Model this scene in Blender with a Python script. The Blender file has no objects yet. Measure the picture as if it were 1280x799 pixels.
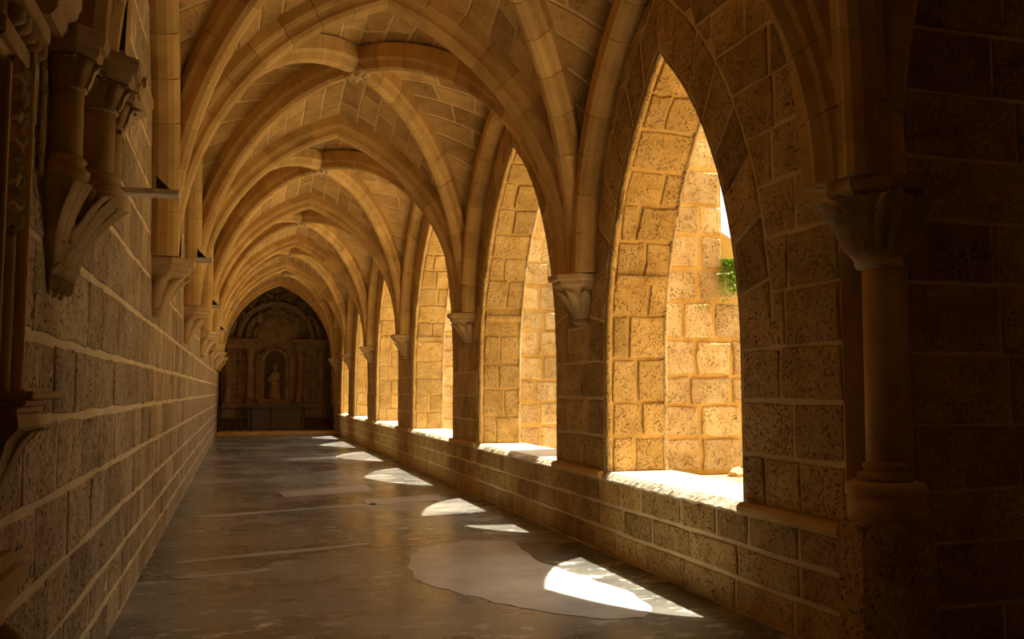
import bpy, math, random
from mathutils import Vector, Matrix
random.seed(7)
R = math.radians
sc = bpy.context.scene
COL = sc.collection
# ------------------------------------------------------------------ camera
F_PX = 1150.0
cam_d = bpy.data.cameras.new('camera'); cam = bpy.data.objects.new('camera', cam_d); COL.objects.link(cam)
cam_d.sensor_width = 36.0; cam_d.lens = F_PX * 36.0 / 1280.0
cam_d.clip_start = 0.05; cam_d.clip_end = 500
cam.location = (0, 0, 1.6)
cam.rotation_euler = (R(90 + 4.45), 0, R(-16.423))
sc.camera = cam
# ------------------------------------------------------------------ sky, sun, exposure
SUN_EL = 69.0
w = bpy.data.worlds.new('sky'); sc.world = w; w.use_nodes = True
nt = w.node_tree; nt.nodes.clear()
sky = nt.nodes.new('ShaderNodeTexSky'); sky.sky_type = 'NISHITA'; sky.sun_disc = False
sky.sun_elevation = R(SUN_EL); sky.sun_rotation = R(90); sky.dust_density = 4.0; sky.air_density = 1.3
hs = nt.nodes.new('ShaderNodeHueSaturation'); hs.inputs['Saturation'].default_value = 0.25
wm = nt.nodes.new('ShaderNodeMix'); wm.data_type = 'RGBA'; wm.blend_type = 'MULTIPLY'
wm.inputs['Factor'].default_value = 1.0; wm.inputs['B'].default_value = (1.0, 0.93, 0.80, 1)
bg = nt.nodes.new('ShaderNodeBackground'); bg.inputs['Strength'].default_value = 0.30
ow = nt.nodes.new('ShaderNodeOutputWorld')
nt.links.new(sky.outputs[0], hs.inputs['Color']); nt.links.new(hs.outputs[0], wm.inputs['A'])
nt.links.new(wm.outputs['Result'], bg.inputs['Color']); nt.links.new(bg.outputs[0], ow.inputs[0])
sun_d = bpy.data.lights.new('sun', 'SUN'); sun = bpy.data.objects.new('sun', sun_d); COL.objects.link(sun)
sun_d.energy = 15.0; sun_d.angle = R(0.53); sun_d.color = (1.0, 0.90, 0.72)
_sd = Vector((math.cos(R(SUN_EL)), 0.012, math.sin(R(SUN_EL))))
sun.rotation_euler = _sd.to_track_quat('Z', 'Y').to_euler(); sun.location = (20, 10, 30)
sc.view_settings.view_transform = 'Standard'; sc.view_settings.look = 'None'
sc.view_settings.gamma = 1.0; sc.view_settings.use_curve_mapping = False
sc.view_settings.exposure = 0.22
try:
    sc.cycles.max_bounces = 14; sc.cycles.diffuse_bounces = 10
except Exception:
    pass
# ------------------------------------------------------------------ plan (metres)
XL, XR, T = -0.80, 3.50, 0.67
XC = (XL + XR) / 2
XO = XR + T
ZS = 2.82                       # springing of the ribs
YS = [4.5, 9.12, 14.15, 19.9, 25.4, 30.5, 35.0]
ZTOP = 6.3
YBACK = -0.40
SILL = 0.78
WINS = [(5.95, 8.60, 4.63), (10.05, 13.72, 4.98), (15.45, 19.40, 5.05), (21.15, 24.85, 5.0), (26.45, 29.80, 4.95), (31.25, 33.75, 4.7)]
WSPR = 1.9
RING = 0.42
# ------------------------------------------------------------------ materials
def mat(name, build):
    m = bpy.data.materials.new(name); m.use_nodes = True
    t = m.node_tree; b = t.nodes['Principled BSDF']
    build(t, b); return m
def nd(t, kind, **kw):
    n = t.nodes.new(kind)
    for k, v in kw.items():
        if k in n.inputs: n.inputs[k].default_value = v
        else: setattr(n, k, v)
    return n
def ramp(t, src, stops):
    r = t.nodes.new('ShaderNodeValToRGB'); cr = r.color_ramp
    while len(cr.elements) < len(stops): cr.elements.new(0.5)
    for e, (p, c) in zip(cr.elements, stops):
        e.position = p; e.color = (c if len(c) == 4 else (*c, 1))
    t.links.new(src, r.inputs[0]); return r
def mixc(t, mode, fac, a, b):
    n = t.nodes.new('ShaderNodeMix'); n.data_type = 'RGBA'; n.blend_type = mode
    for sock, v in (('Factor', fac), ('A', a), ('B', b)):
        if hasattr(v, 'is_linked') or hasattr(v, 'links'): t.links.new(v, n.inputs[sock])
        elif sock == 'Factor': n.inputs['Factor'].default_value = v
        else: n.inputs[sock].default_value = (*v, 1)
    return n.outputs['Result']
def stone(name, lo, mid, hi, pits=1.0, bump=0.6, vary=0.35, scale=1.0, rough=0.92):
    def build(t, b):
        g = nd(t, 'ShaderNodeNewGeometry')
        pos = g.outputs['Position']
        n1 = nd(t, 'ShaderNodeTexNoise', Scale=3.2 * scale, Detail=6.0, Roughness=0.62); t.links.new(pos, n1.inputs['Vector'])
        c = ramp(t, n1.outputs['Fac'], [(0.30, lo), (0.5, mid), (0.72, hi)]).outputs[0]
        oi = nd(t, 'ShaderNodeObjectInfo')
        rr = ramp(t, oi.outputs['Random'], [(0.0, (1 - vary,) * 3), (1.0, (1 + vary * 0.35,) * 3)])
        rr.color_ramp.elements[0].color = (1 - vary, 1 - vary * 1.05, 1 - vary * 1.1, 1)
        c = mixc(t, 'MULTIPLY', 1.0, c, rr.outputs[0])
        n2 = nd(t, 'ShaderNodeTexNoise', Scale=46.0 * scale, Detail=6.0, Roughness=0.72); t.links.new(pos, n2.inputs['Vector'])
        n3 = nd(t, 'ShaderNodeTexNoise', Scale=9.0 * scale, Detail=4.0, Roughness=0.65); t.links.new(pos, n3.inputs['Vector'])
        # eroded holes: only where the coarse noise allows
        off = t.nodes.new('ShaderNodeVectorMath'); off.operation = 'MULTIPLY_ADD'; off.inputs[1].default_value = (.05, .05, .05)
        t.links.new(n2.outputs['Color'], off.inputs[0]); t.links.new(pos, off.inputs[2])
        v1 = nd(t, 'ShaderNodeTexVoronoi', Scale=36.0 * scale); t.links.new(off.outputs[0], v1.inputs['Vector'])
        v2 = nd(t, 'ShaderNodeTexVoronoi', Scale=13.0 * scale); t.links.new(off.outputs[0], v2.inputs['Vector'])
        h1 = ramp(t, v1.outputs['Distance'], [(0.14, (0, 0, 0)), (0.42, (1, 1, 1))]).outputs[0]
        h2 = ramp(t, v2.outputs['Distance'], [(0.05, (0, 0, 0)), (0.20, (1, 1, 1))]).outputs[0]
        hole = mixc(t, 'MULTIPLY', 1.0, h1, h2)
        zone = ramp(t, n3.outputs['Fac'], [(0.38, (0, 0, 0)), (0.68, (1, 1, 1))]).outputs[0]
        pit = mixc(t, 'MIX', zone, (1, 1, 1), hole)
        c = mixc(t, 'MULTIPLY', 0.72 * min(1.0, pits), c, mixc(t, 'MIX', pit, (0.30, 0.22, 0.15), (1, 1, 1)))
        t.links.new(c, b.inputs['Base Color'])
        b.inputs['Roughness'].default_value = rough
        b.inputs['Specular IOR Level'].default_value = 0.2
        b1 = nd(t, 'ShaderNodeBump', Strength=min(1.0, bump), Distance=0.022 * max(0.2, pits)); t.links.new(pit, b1.inputs['Height'])
        b2 = nd(t, 'ShaderNodeBump', Strength=min(1.0, bump), Distance=0.010); t.links.new(n2.outputs['Fac'], b2.inputs['Height'])
        b3 = nd(t, 'ShaderNodeBump', Strength=min(1.0, bump), Distance=0.035 * max(.3, pits)); t.links.new(n3.outputs['Fac'], b3.inputs['Height'])
        t.links.new(b1.outputs[0], b2.inputs['Normal']); t.links.new(b2.outputs[0], b3.inputs['Normal'])
        t.links.new(b3.outputs[0], b.inputs['Normal'])
    return mat(name, build)
M = {}
M['block'] = stone('sandstone_block', (0.44, 0.27, 0.088), (0.61, 0.40, 0.142), (0.71, 0.51, 0.215), pits=1.0, bump=1.0)
M['block_grey'] = stone('sandstone_weathered_grey', (0.36, 0.245, 0.12), (0.52, 0.37, 0.19), (0.63, 0.47, 0.265), pits=1.0, bump=1.0, vary=0.3)
M['jamb'] = stone('sandstone_jamb', (0.40, 0.245, 0.07), (0.53, 0.345, 0.11), (0.62, 0.435, 0.175), pits=1.0, bump=0.9, vary=0.2)  # same stone as block, colour darkened to offset the brighter exposure
M['pale'] = stone('sandstone_weathered', (0.42, 0.28, 0.115), (0.55, 0.40, 0.195), (0.66, 0.53, 0.32), pits=0.9, bump=0.9, vary=0.22)
M['rib'] = stone('sandstone_dressed', (0.48, 0.30, 0.095), (0.62, 0.405, 0.138), (0.68, 0.47, 0.18), pits=0.2, bump=0.25, vary=0.22)
M['web'] = stone('sandstone_vault', (0.45, 0.27, 0.085), (0.61, 0.395, 0.135), (0.70, 0.48, 0.195), pits=0.9, bump=0.6, vary=0.3)
M['carved'] = stone('limestone_carved', (0.46, 0.30, 0.125), (0.58, 0.40, 0.18), (0.66, 0.49, 0.25), pits=0.1, bump=0.3, vary=0.1)
M['limestone'] = stone('limestone_pale', (0.60, 0.48, 0.30), (0.70, 0.58, 0.38), (0.78, 0.67, 0.47), pits=0.05, bump=0.2, vary=0.05)
M['mortar'] = stone('lime_mortar', (0.60, 0.44, 0.21), (0.70, 0.54, 0.285), (0.77, 0.61, 0.35), pits=0.1, bump=0.5, vary=0.0)
M['mortar_web'] = stone('lime_mortar_vault', (0.60, 0.43, 0.18), (0.70, 0.52, 0.24), (0.76, 0.59, 0.30), pits=0.1, bump=0.5, vary=0.0)
M['mortar_gold'] = stone('lime_mortar_gold', (0.44, 0.28, 0.08), (0.54, 0.355, 0.11), (0.60, 0.41, 0.15), pits=0.3, bump=0.6, vary=0.0)
M['sill'] = stone('limestone_sill', (0.62, 0.50, 0.33), (0.72, 0.60, 0.43), (0.78, 0.68, 0.52), pits=0.6, bump=0.8, vary=0.0)
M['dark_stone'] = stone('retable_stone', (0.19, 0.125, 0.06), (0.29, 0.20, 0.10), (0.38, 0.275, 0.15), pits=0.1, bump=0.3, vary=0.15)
M['earth'] = stone('courtyard_paving', (0.50, 0.38, 0.22), (0.60, 0.47, 0.29), (0.66, 0.54, 0.36), pits=0.3, bump=0.4, vary=0.0)
def floor_build(t, b):
    g = nd(t, 'ShaderNodeNewGeometry'); pos = g.outputs['Position']
    mp = nd(t, 'ShaderNodeMapping'); mp.inputs['Scale'].default_value = (0.55, 1.0, 1.0); t.links.new(pos, mp.inputs[0])
    n1 = nd(t, 'ShaderNodeTexNoise', Scale=0.9, Detail=7.0, Roughness=0.6); t.links.new(mp.outputs[0], n1.inputs['Vector'])
    n2 = nd(t, 'ShaderNodeTexNoise', Scale=6.5, Detail=8.0, Roughness=0.68); t.links.new(mp.outputs[0], n2.inputs['Vector'])
    n3 = nd(t, 'ShaderNodeTexNoise', Scale=40.0, Detail=4.0, Roughness=0.6); t.links.new(pos, n3.inputs['Vector'])
    n4 = nd(t, 'ShaderNodeTexNoise', Scale=0.55, Detail=3.0, Roughness=0.5); t.links.new(pos, n4.inputs['Vector'])
    c = ramp(t, n1.outputs['Fac'], [(0.36, (0.115, 0.112, 0.095)), (0.5, (0.185, 0.178, 0.150)), (0.64, (0.28, 0.265, 0.218))]).outputs[0]
    zone = ramp(t, n4.outputs['Fac'], [(0.34, (0.15,) * 3), (0.52, (1, 1, 1))]).outputs[0]
    fleck = ramp(t, n2.outputs['Fac'], [(0.555, (0, 0, 0)), (0.61, (1, 1, 1))]).outputs[0]
    worn = mixc(t, 'MULTIPLY', 1.0, fleck, zone)
    c = mixc(t, 'MIX', worn, c, (0.52, 0.50, 0.44))
    c = mixc(t, 'MULTIPLY', 0.5, c, ramp(t, n3.outputs['Fac'], [(0.3, (0.6, 0.6, 0.6)), (0.6, (1, 1, 1))]).outputs[0])
    t.links.new(c, b.inputs['Base Color'])
    rg = ramp(t, n1.outputs['Fac'], [(0.35, (0.20,) * 3), (0.7, (0.36,) * 3)]).outputs[0]
    t.links.new(rg, b.inputs['Roughness'])
    b.inputs['Specular IOR Level'].default_value = 0.6
    b1 = nd(t, 'ShaderNodeBump', Strength=0.12, Distance=0.006); t.links.new(n2.outputs['Fac'], b1.inputs['Height'])
    b2 = nd(t, 'ShaderNodeBump', Strength=0.15, Distance=0.002); t.links.new(n3.outputs['Fac'], b2.inputs['Height'])
    t.links.new(b1.outputs[0], b2.inputs['Normal']); t.links.new(b2.outputs[0], b.inputs['Normal'])
M['floor'] = mat('worn_floor', floor_build)
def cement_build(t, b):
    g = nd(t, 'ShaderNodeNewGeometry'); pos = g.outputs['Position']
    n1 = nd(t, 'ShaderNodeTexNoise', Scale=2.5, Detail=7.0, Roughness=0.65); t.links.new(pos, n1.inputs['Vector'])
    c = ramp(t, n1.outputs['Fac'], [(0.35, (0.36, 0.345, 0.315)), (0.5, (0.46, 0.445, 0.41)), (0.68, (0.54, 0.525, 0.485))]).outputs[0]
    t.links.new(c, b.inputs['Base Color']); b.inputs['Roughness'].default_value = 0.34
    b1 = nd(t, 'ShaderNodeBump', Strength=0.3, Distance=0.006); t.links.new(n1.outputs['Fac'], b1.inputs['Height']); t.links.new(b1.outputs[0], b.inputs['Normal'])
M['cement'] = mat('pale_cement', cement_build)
def plain(name, col, rough=0.6, metal=0.0):
    def build(t, b):
        g = nd(t, 'ShaderNodeNewGeometry')
        n1 = nd(t, 'ShaderNodeTexNoise', Scale=14.0, Detail=4.0); t.links.new(g.outputs['Position'], n1.inputs['Vector'])
        c = ramp(t, n1.outputs['Fac'], [(0.3, tuple(v * 0.8 for v in col)), (0.7, tuple(min(1, v * 1.15) for v in col))]).outputs[0]
        t.links.new(c, b.inputs['Base Color'])
        b.inputs['Roughness'].default_value = rough; b.inputs['Metallic'].default_value = metal
    return mat(name, build)
M['iron'] = plain('dark_iron', (0.02, 0.016, 0.012), 0.6)
M['white'] = plain('white_lamp_housing', (0.72, 0.66, 0.55), 0.45)
M['black'] = plain('black_plastic', (0.02, 0.02, 0.02), 0.4)
M['leaf'] = plain('fern_green', (0.20, 0.34, 0.035), 0.6)
M['leaf_dark'] = plain('cypress_green', (0.03, 0.06, 0.02), 0.8)
M['bark'] = plain('bark_brown', (0.12, 0.08, 0.05), 0.9)
M['wood'] = plain('dark_wood', (0.07, 0.04, 0.02), 0.6)
M['cloth'] = plain('altar_cloth', (0.17, 0.14, 0.10), 0.8)
# ------------------------------------------------------------------ object helpers
LOC = {}
def obj(name, V, Fc, m, parent=None, smooth=False, kind=None):
    o_ = LOC.get(parent.name, Vector((0, 0, 0))) if parent else Vector((0, 0, 0))
    me = bpy.data.meshes.new(name)
    me.from_pydata([(v[0] - o_[0], v[1] - o_[1], v[2] - o_[2]) for v in V], [], Fc)
    me.materials.append(M[m] if isinstance(m, str) else m)
    if smooth: me.polygons.foreach_set('use_smooth', [True] * len(me.polygons))
    o = bpy.data.objects.new(name, me); COL.objects.link(o)
    if parent: o.parent = parent
    LOC[o.name] = o_.copy()
    if kind: o['kind'] = kind
    return o
def struct(name, V, Fc, m, smooth=False):
    o = obj(name, V, Fc, m, None, smooth); o['kind'] = 'structure'; return o
def tag(o, label, cat, group=None):
    o['label'] = label; o['category'] = cat
    if group: o['group'] = group
    return o
def thing(name, label, cat, loc, group=None):
    o = bpy.data.objects.new(name, None); COL.objects.link(o); o.location = loc; o.empty_display_size = 0.2
    LOC[o.name] = Vector(loc); return tag(o, label, cat, group)
def copy_tree(root, loc, rz, label):
    r = root.copy(); COL.objects.link(r); r.location = loc; r.rotation_euler = (0, 0, rz); r['label'] = label
    for ch in root.children:
        c = ch.copy(); COL.objects.link(c); c.parent = r
        for g in ch.children:
            d = g.copy(); COL.objects.link(d); d.parent = c
    return r
class MB:
    def __init__(s): s.v = []; s.f = []
    def add(s, V, Fc):
        n = len(s.v); s.v += [tuple(p) for p in V]; s.f += [tuple(i + n for i in q) for q in Fc]; return s
    def box(s, a, b):
        (x0, y0, z0), (x1, y1, z1) = a, b
        return s.add([(x0, y0, z0), (x1, y0, z0), (x1, y1, z0), (x0, y1, z0), (x0, y0, z1), (x1, y0, z1), (x1, y1, z1), (x0, y1, z1)],
                     [(3, 2, 1, 0), (4, 5, 6, 7), (0, 1, 5, 4), (1, 2, 6, 5), (2, 3, 7, 6), (3, 0, 4, 7)])
    def bbox(s, a, b, e=0.01):
        # box with chamfered edges
        (x0, y0, z0), (x1, y1, z1) = a, b
        V = []; idx = {}
        for i, x in enumerate((x0, x1)):
            for j, y in enumerate((y0, y1)):
                for k, z in enumerate((z0, z1)):
                    sx, sy, sz = (e, -e)[i], (e, -e)[j], (e, -e)[k]
                    idx[i, j, k, 'x'] = len(V); V.append((x, y + sy, z + sz))
                    idx[i, j, k, 'y'] = len(V); V.append((x + sx, y, z + sz))
                    idx[i, j, k, 'z'] = len(V); V.append((x + sx, y + sy, z))
        Fc = []
        I = lambda i, j, k, a: idx[i, j, k, a]
        for i in (0, 1):
            q = [I(i, 0, 0, 'x'), I(i, 1, 0, 'x'), I(i, 1, 1, 'x'), I(i, 0, 1, 'x')]; Fc.append(q if i else q[::-1])
            q = [I(0, i, 0, 'y'), I(1, i, 0, 'y'), I(1, i, 1, 'y'), I(0, i, 1, 'y')]; Fc.append(q[::-1] if i else q)
            q = [I(0, 0, i, 'z'), I(1, 0, i, 'z'), I(1, 1, i, 'z'), I(0, 1, i, 'z')]; Fc.append(q if i else q[::-1])
        for i in (0, 1):
            for j in (0, 1):
                q = [I(i, j, 0, 'x'), I(i, j, 0, 'y'), I(i, j, 1, 'y'), I(i, j, 1, 'x')]; Fc.append(q if (i + j) % 2 else q[::-1])
                q = [I(i, 0, j, 'x'), I(i, 0, j, 'z'), I(i, 1, j, 'z'), I(i, 1, j, 'x')]; Fc.append(q[::-1] if (i + j) % 2 else q)
                q = [I(0, i, j, 'y'), I(0, i, j, 'z'), I(1, i, j, 'z'), I(1, i, j, 'y')]; Fc.append(q if (i + j) % 2 else q[::-1])
                for k in (0, 1):
                    q = [I(i, j, k, 'x'), I(i, j, k, 'y'), I(i, j, k, 'z')]; Fc.append(q if (i + j + k) % 2 else q[::-1])
        return s.add(V, Fc)
    def loft(s, rings, closed=True, cap0=False, cap1=False):
        n = len(rings[0]); V = [p for r in rings for p in r]; Fc = []
        for a in range(len(rings) - 1):
            for i in range(n if closed else n - 1):
                j = (i + 1) % n
                Fc.append((a * n + i, a * n + j, (a + 1) * n + j, (a + 1) * n + i))
        if cap0: Fc.append(tuple(range(n))[::-1])
        if cap1: Fc.append(tuple(range((len(rings) - 1) * n, len(rings) * n)))
        return s.add(V, Fc)
    def lathe(s, c, prof, n=24, a0=0.0, a1=None, caps=True, sx=1, sy=1):
        closed = a1 is None
        ang = [a0 + (2 * math.pi * i / n if closed else (a1 - a0) * i / n) for i in range(n if closed else n + 1)]
        return s.loft([[(c[0] + r * math.cos(t) * sx, c[1] + r * math.sin(t) * sy, c[2] + z) for t in ang] for z, r in prof], closed, caps, caps)
    def tube(s, pts, r, n=10):
        P = [Vector(p) for p in pts]; rings = []
        rr = r if isinstance(r, (list, tuple)) else [r] * len(P)
        for i, p in enumerate(P):
            tg = (P[min(i + 1, len(P) - 1)] - P[max(i - 1, 0)]).normalized()
            up = Vector((0, 0, 1)) if abs(tg.z) < 0.9 else Vector((1, 0, 0))
            a = tg.cross(up).normalized(); b = a.cross(tg)
            rings.append([tuple(p + a * math.cos(2 * math.pi * k / n) * rr[i] + b * math.sin(2 * math.pi * k / n) * rr[i]) for k in range(n)])
        return s.loft(rings, True, True, True)
    def make(s, name, m, parent=None, smooth=False, kind=None): return obj(name, s.v, s.f, m, parent, smooth, kind)
# ------------------------------------------------------------------ stone pieces on flat faces
def inset(poly, d):
    n = len(poly); out = []
    for i in range(n):
        p0, p1, p2 = poly[i - 1], poly[i], poly[(i + 1) % n]
        e1 = (p1[0] - p0[0], p1[1] - p0[1]); e2 = (p2[0] - p1[0], p2[1] - p1[1])
        l1 = math.hypot(*e1) or 1e-9; l2 = math.hypot(*e2) or 1e-9
        n1 = (-e1[1] / l1, e1[0] / l1); n2 = (-e2[1] / l2, e2[0] / l2)
        k = 1 + n1[0] * n2[0] + n1[1] * n2[1]; k = max(k, 0.35)
        out.append((p1[0] + d * (n1[0] + n2[0]) / k, p1[1] + d * (n1[1] + n2[1]) / k))
    return out
def area(p): return 0.5 * sum(p[i - 1][0] * p[i][1] - p[i][0] * p[i - 1][1] for i in range(len(p)))
def slab(poly, fr, flip, proud=0.02, gap=0.022, bevel=0.014, jit=0.006, deep=-0.004):
    """A dressed stone: polygon in wall plane -> raised piece with softened, uneven edges."""
    if area(poly) < 0: poly = poly[::-1]
    P = []
    for i in range(len(poly)):
        a, b = poly[i], poly[(i + 1) % len(poly)]
        P.append(a)
        if math.hypot(b[0] - a[0], b[1] - a[1]) > 0.16: P.append(((a[0] + b[0]) / 2, (a[1] + b[1]) / 2))
    P = inset(P, gap / 2)
    P = [(x + random.uniform(-jit, jit), y + random.uniform(-jit, jit)) for x, y in P]
    Q = inset(P, bevel)
    if area(Q) < 0.002: return None
    n = len(P)
    tilt = (random.uniform(-.012, .012), random.uniform(-.012, .012)); cx = sum(p[0] for p in Q) / n; cy = sum(p[1] for p in Q) / n
    V = [fr(x, y, deep) for x, y in P] + [fr(x, y, proud - bevel * 0.7) for x, y in P] + \
        [fr(x, y, proud + (x - cx) * tilt[0] + (y - cy) * tilt[1] + random.uniform(-.002, .002)) for x, y in Q]
    Fc = []
    for r in (0, 1):
        for i in range(n):
            j = (i + 1) % n; q = (r * n + i, r * n + j, r * n + n + j, r * n + n + i); Fc.append(q)
    Fc.append(tuple(range(2 * n, 3 * n)))
    if flip: Fc = [q[::-1] for q in Fc]
    return V, Fc
class Stones:
    """First `limit` stones that are near enough become parts, the rest one joined part."""
    def __init__(s, name, m, parent, limit=290): s.name, s.m, s.p, s.lim, s.n, s.rest = name, m, parent, limit, 0, MB()
    def add(s, r, single=True):
        if r is None: return
        if single and s.n < s.lim: obj(s.name, r[0], r[1], s.m, s.p); s.n += 1
        else: s.rest.add(*r)
    def close(s, name):
        if s.rest.v: s.rest.make(name, s.m, s.p, kind='stuff')
def splits(a, b, lo, hi):
    out = [a]; x = a
    while x < b - lo * 0.6:
        x += random.uniform(lo, hi)
        if b - x < lo * 0.55: x = b
        out.append(min(x, b))
    if out[-1] < b - 1e-6: out.append(b)
    return out
fL = lambda u, v, d: (XL + d, u, v)
fRt = lambda u, v, d: (XR - d, u, v)
# ================================================================== THE SETTING
# floor
struct('floor', [(XL - .3, YBACK - .3, 0), (14.2, YBACK - .3, 0), (14.2, 4.6, 0), (XR + .3, 4.6, 0), (XR + .3, 38.2, 0), (XL - .3, 38.2, 0)], [(0, 1, 2, 3, 4, 5)], 'floor')
floor = bpy.data.objects['floor']
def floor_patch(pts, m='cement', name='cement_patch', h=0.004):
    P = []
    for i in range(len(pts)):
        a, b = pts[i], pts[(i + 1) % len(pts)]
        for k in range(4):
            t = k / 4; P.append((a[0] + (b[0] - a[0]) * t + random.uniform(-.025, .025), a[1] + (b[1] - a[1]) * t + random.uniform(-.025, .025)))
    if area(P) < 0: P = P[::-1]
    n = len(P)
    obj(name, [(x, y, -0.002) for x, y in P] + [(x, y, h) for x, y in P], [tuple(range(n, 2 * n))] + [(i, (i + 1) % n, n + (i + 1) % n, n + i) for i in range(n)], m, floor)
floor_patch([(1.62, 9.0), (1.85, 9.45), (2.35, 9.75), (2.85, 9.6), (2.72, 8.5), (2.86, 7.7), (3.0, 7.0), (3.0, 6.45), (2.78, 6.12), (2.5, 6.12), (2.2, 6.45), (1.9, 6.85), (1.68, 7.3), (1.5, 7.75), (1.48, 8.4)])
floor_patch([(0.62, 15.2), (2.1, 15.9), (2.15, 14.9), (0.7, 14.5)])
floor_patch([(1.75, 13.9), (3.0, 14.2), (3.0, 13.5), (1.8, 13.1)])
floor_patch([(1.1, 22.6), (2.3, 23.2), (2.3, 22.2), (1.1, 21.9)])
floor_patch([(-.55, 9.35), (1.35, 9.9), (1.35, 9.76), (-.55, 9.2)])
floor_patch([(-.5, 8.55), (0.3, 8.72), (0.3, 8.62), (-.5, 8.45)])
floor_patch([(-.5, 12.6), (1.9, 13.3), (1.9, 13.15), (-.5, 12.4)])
# left wall ---------------------------------------------------------
mb = MB().box((XL - .6, 3.02, 0), (XL, 38.0, ZTOP)).box((XL - .6, YBACK - .5, 2.9), (XL, 3.02, ZTOP)).box((XL - .6, YBACK - .5, 0), (XL, 1.75, 2.9)).box((XL - .62, 1.75, 0), (XL - .5, 3.02, 2.9))
struct('wall_left', mb.v, mb.f, 'mortar'); wall_left = bpy.data.objects['wall_left']
rows = [0.0, 0.25, 0.49, 0.79, 1.13, 1.48, 1.82, 2.22, 2.62, 3.0, 3.38, 3.74, 4.1, 4.46, 4.82, 5.2, 5.6]
st = Stones('stone_block', 'block_grey', wall_left, 300)
far = []
for r_, (z0, z1) in enumerate(zip(rows, rows[1:])):
    ys = splits(3.3 + random.uniform(0, .4), 35.0, 0.5, 0.85)
    ys[0] = 3.1
    for a, b in zip(ys, ys[1:]):
        s_ = slab([(a, z0), (b, z0), (b, z1), (a, z1)], fL, False, proud=random.uniform(.004, .011), gap=0.040, bevel=.007, jit=.010)
        if s_ is None: continue
        far.append((b > 16.0 or (z0 > 2.9 and b > 9.2), a, s_))
far.sort(key=lambda q: (q[0], q[1]))
for f_, a, s_ in far: st.add(s_, not f_)
st.close('stone_blocks_far')
# window outline helpers --------------------------------------------
def wgeo(win):
    y0, y1, za = win; c = (y0 + y1) / 2; hw = (y1 - y0) / 2; b = za - WSPR
    Rr = (hw * hw + b * b) / (2 * hw); return c, hw, Rr, Rr - hw
def hwz(win, z, ring):
    c, hw, Rr, e = wgeo(win)
    if z <= WSPR: return hw
    q = (Rr + ring) ** 2 - (z - WSPR) ** 2
    return max(0.0, math.sqrt(q) - e) if q > 0 else 0.0
def outline(win, n=14):
    """right jamb foot -> over the point -> left jamb foot, as (y, z); 'right' is the far (larger y) side"""
    c, hw, Rr, e = wgeo(win); tm = math.acos(e / Rr); P = []
    P += [(c + hw, SILL), (c + hw, WSPR)]
    P += [(c - e + Rr * math.cos(tm * k / n), WSPR + Rr * math.sin(tm * k / n)) for k in range(1, n + 1)]
    P += [(2 * c - y, z) for y, z in P[-2::-1]]
    return P
# right wall backing: two faces and the window reveals
mb = MB(); rv = MB(); Y_A = 4.78; cur = Y_A
def both(q):  # quad in (y,z) on both faces
    mb.add([(XR, y, z) for y, z in q], [tuple(range(len(q)))[::-1]]); mb.add([(XO, y, z) for y, z in q], [tuple(range(len(q)))])
SB = 0.725
both([(Y_A, 0), (38, 0), (38, SB), (Y_A, SB)])
for wn in WINS:
    both([(cur, SB), (wn[0], SB), (wn[0], ZTOP), (cur, ZTOP)])
    P = outline(wn)
    for a, b in zip(P, P[1:]):
        if abs(a[0] - b[0]) > 1e-6: both([(b[0], b[1]), (a[0], a[1]), (a[0], ZTOP), (b[0], ZTOP)])
        rv.add([(XR, *a), (XO, *a), (XO, *b), (XR, *b)], [(0, 1, 2, 3)])
    mb.add([(XR, wn[0], SB), (XR, wn[1], SB), (XO, wn[1], SB), (XO, wn[0], SB)], [(0, 3, 2, 1)])
    cur = wn[1]
both([(cur, SB), (38, SB), (38, ZTOP), (cur, ZTOP)])
mb.add([(XR, Y_A, 0), (XO, Y_A, 0), (XO, Y_A, ZTOP), (XR, Y_A, ZTOP)], [(0, 1, 2, 3)])
struct('wall_right', mb.v, mb.f, 'mortar'); wall_right = bpy.data.objects['wall_right']
rv.make('window_reveal', 'mortar_gold', wall_right)
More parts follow.
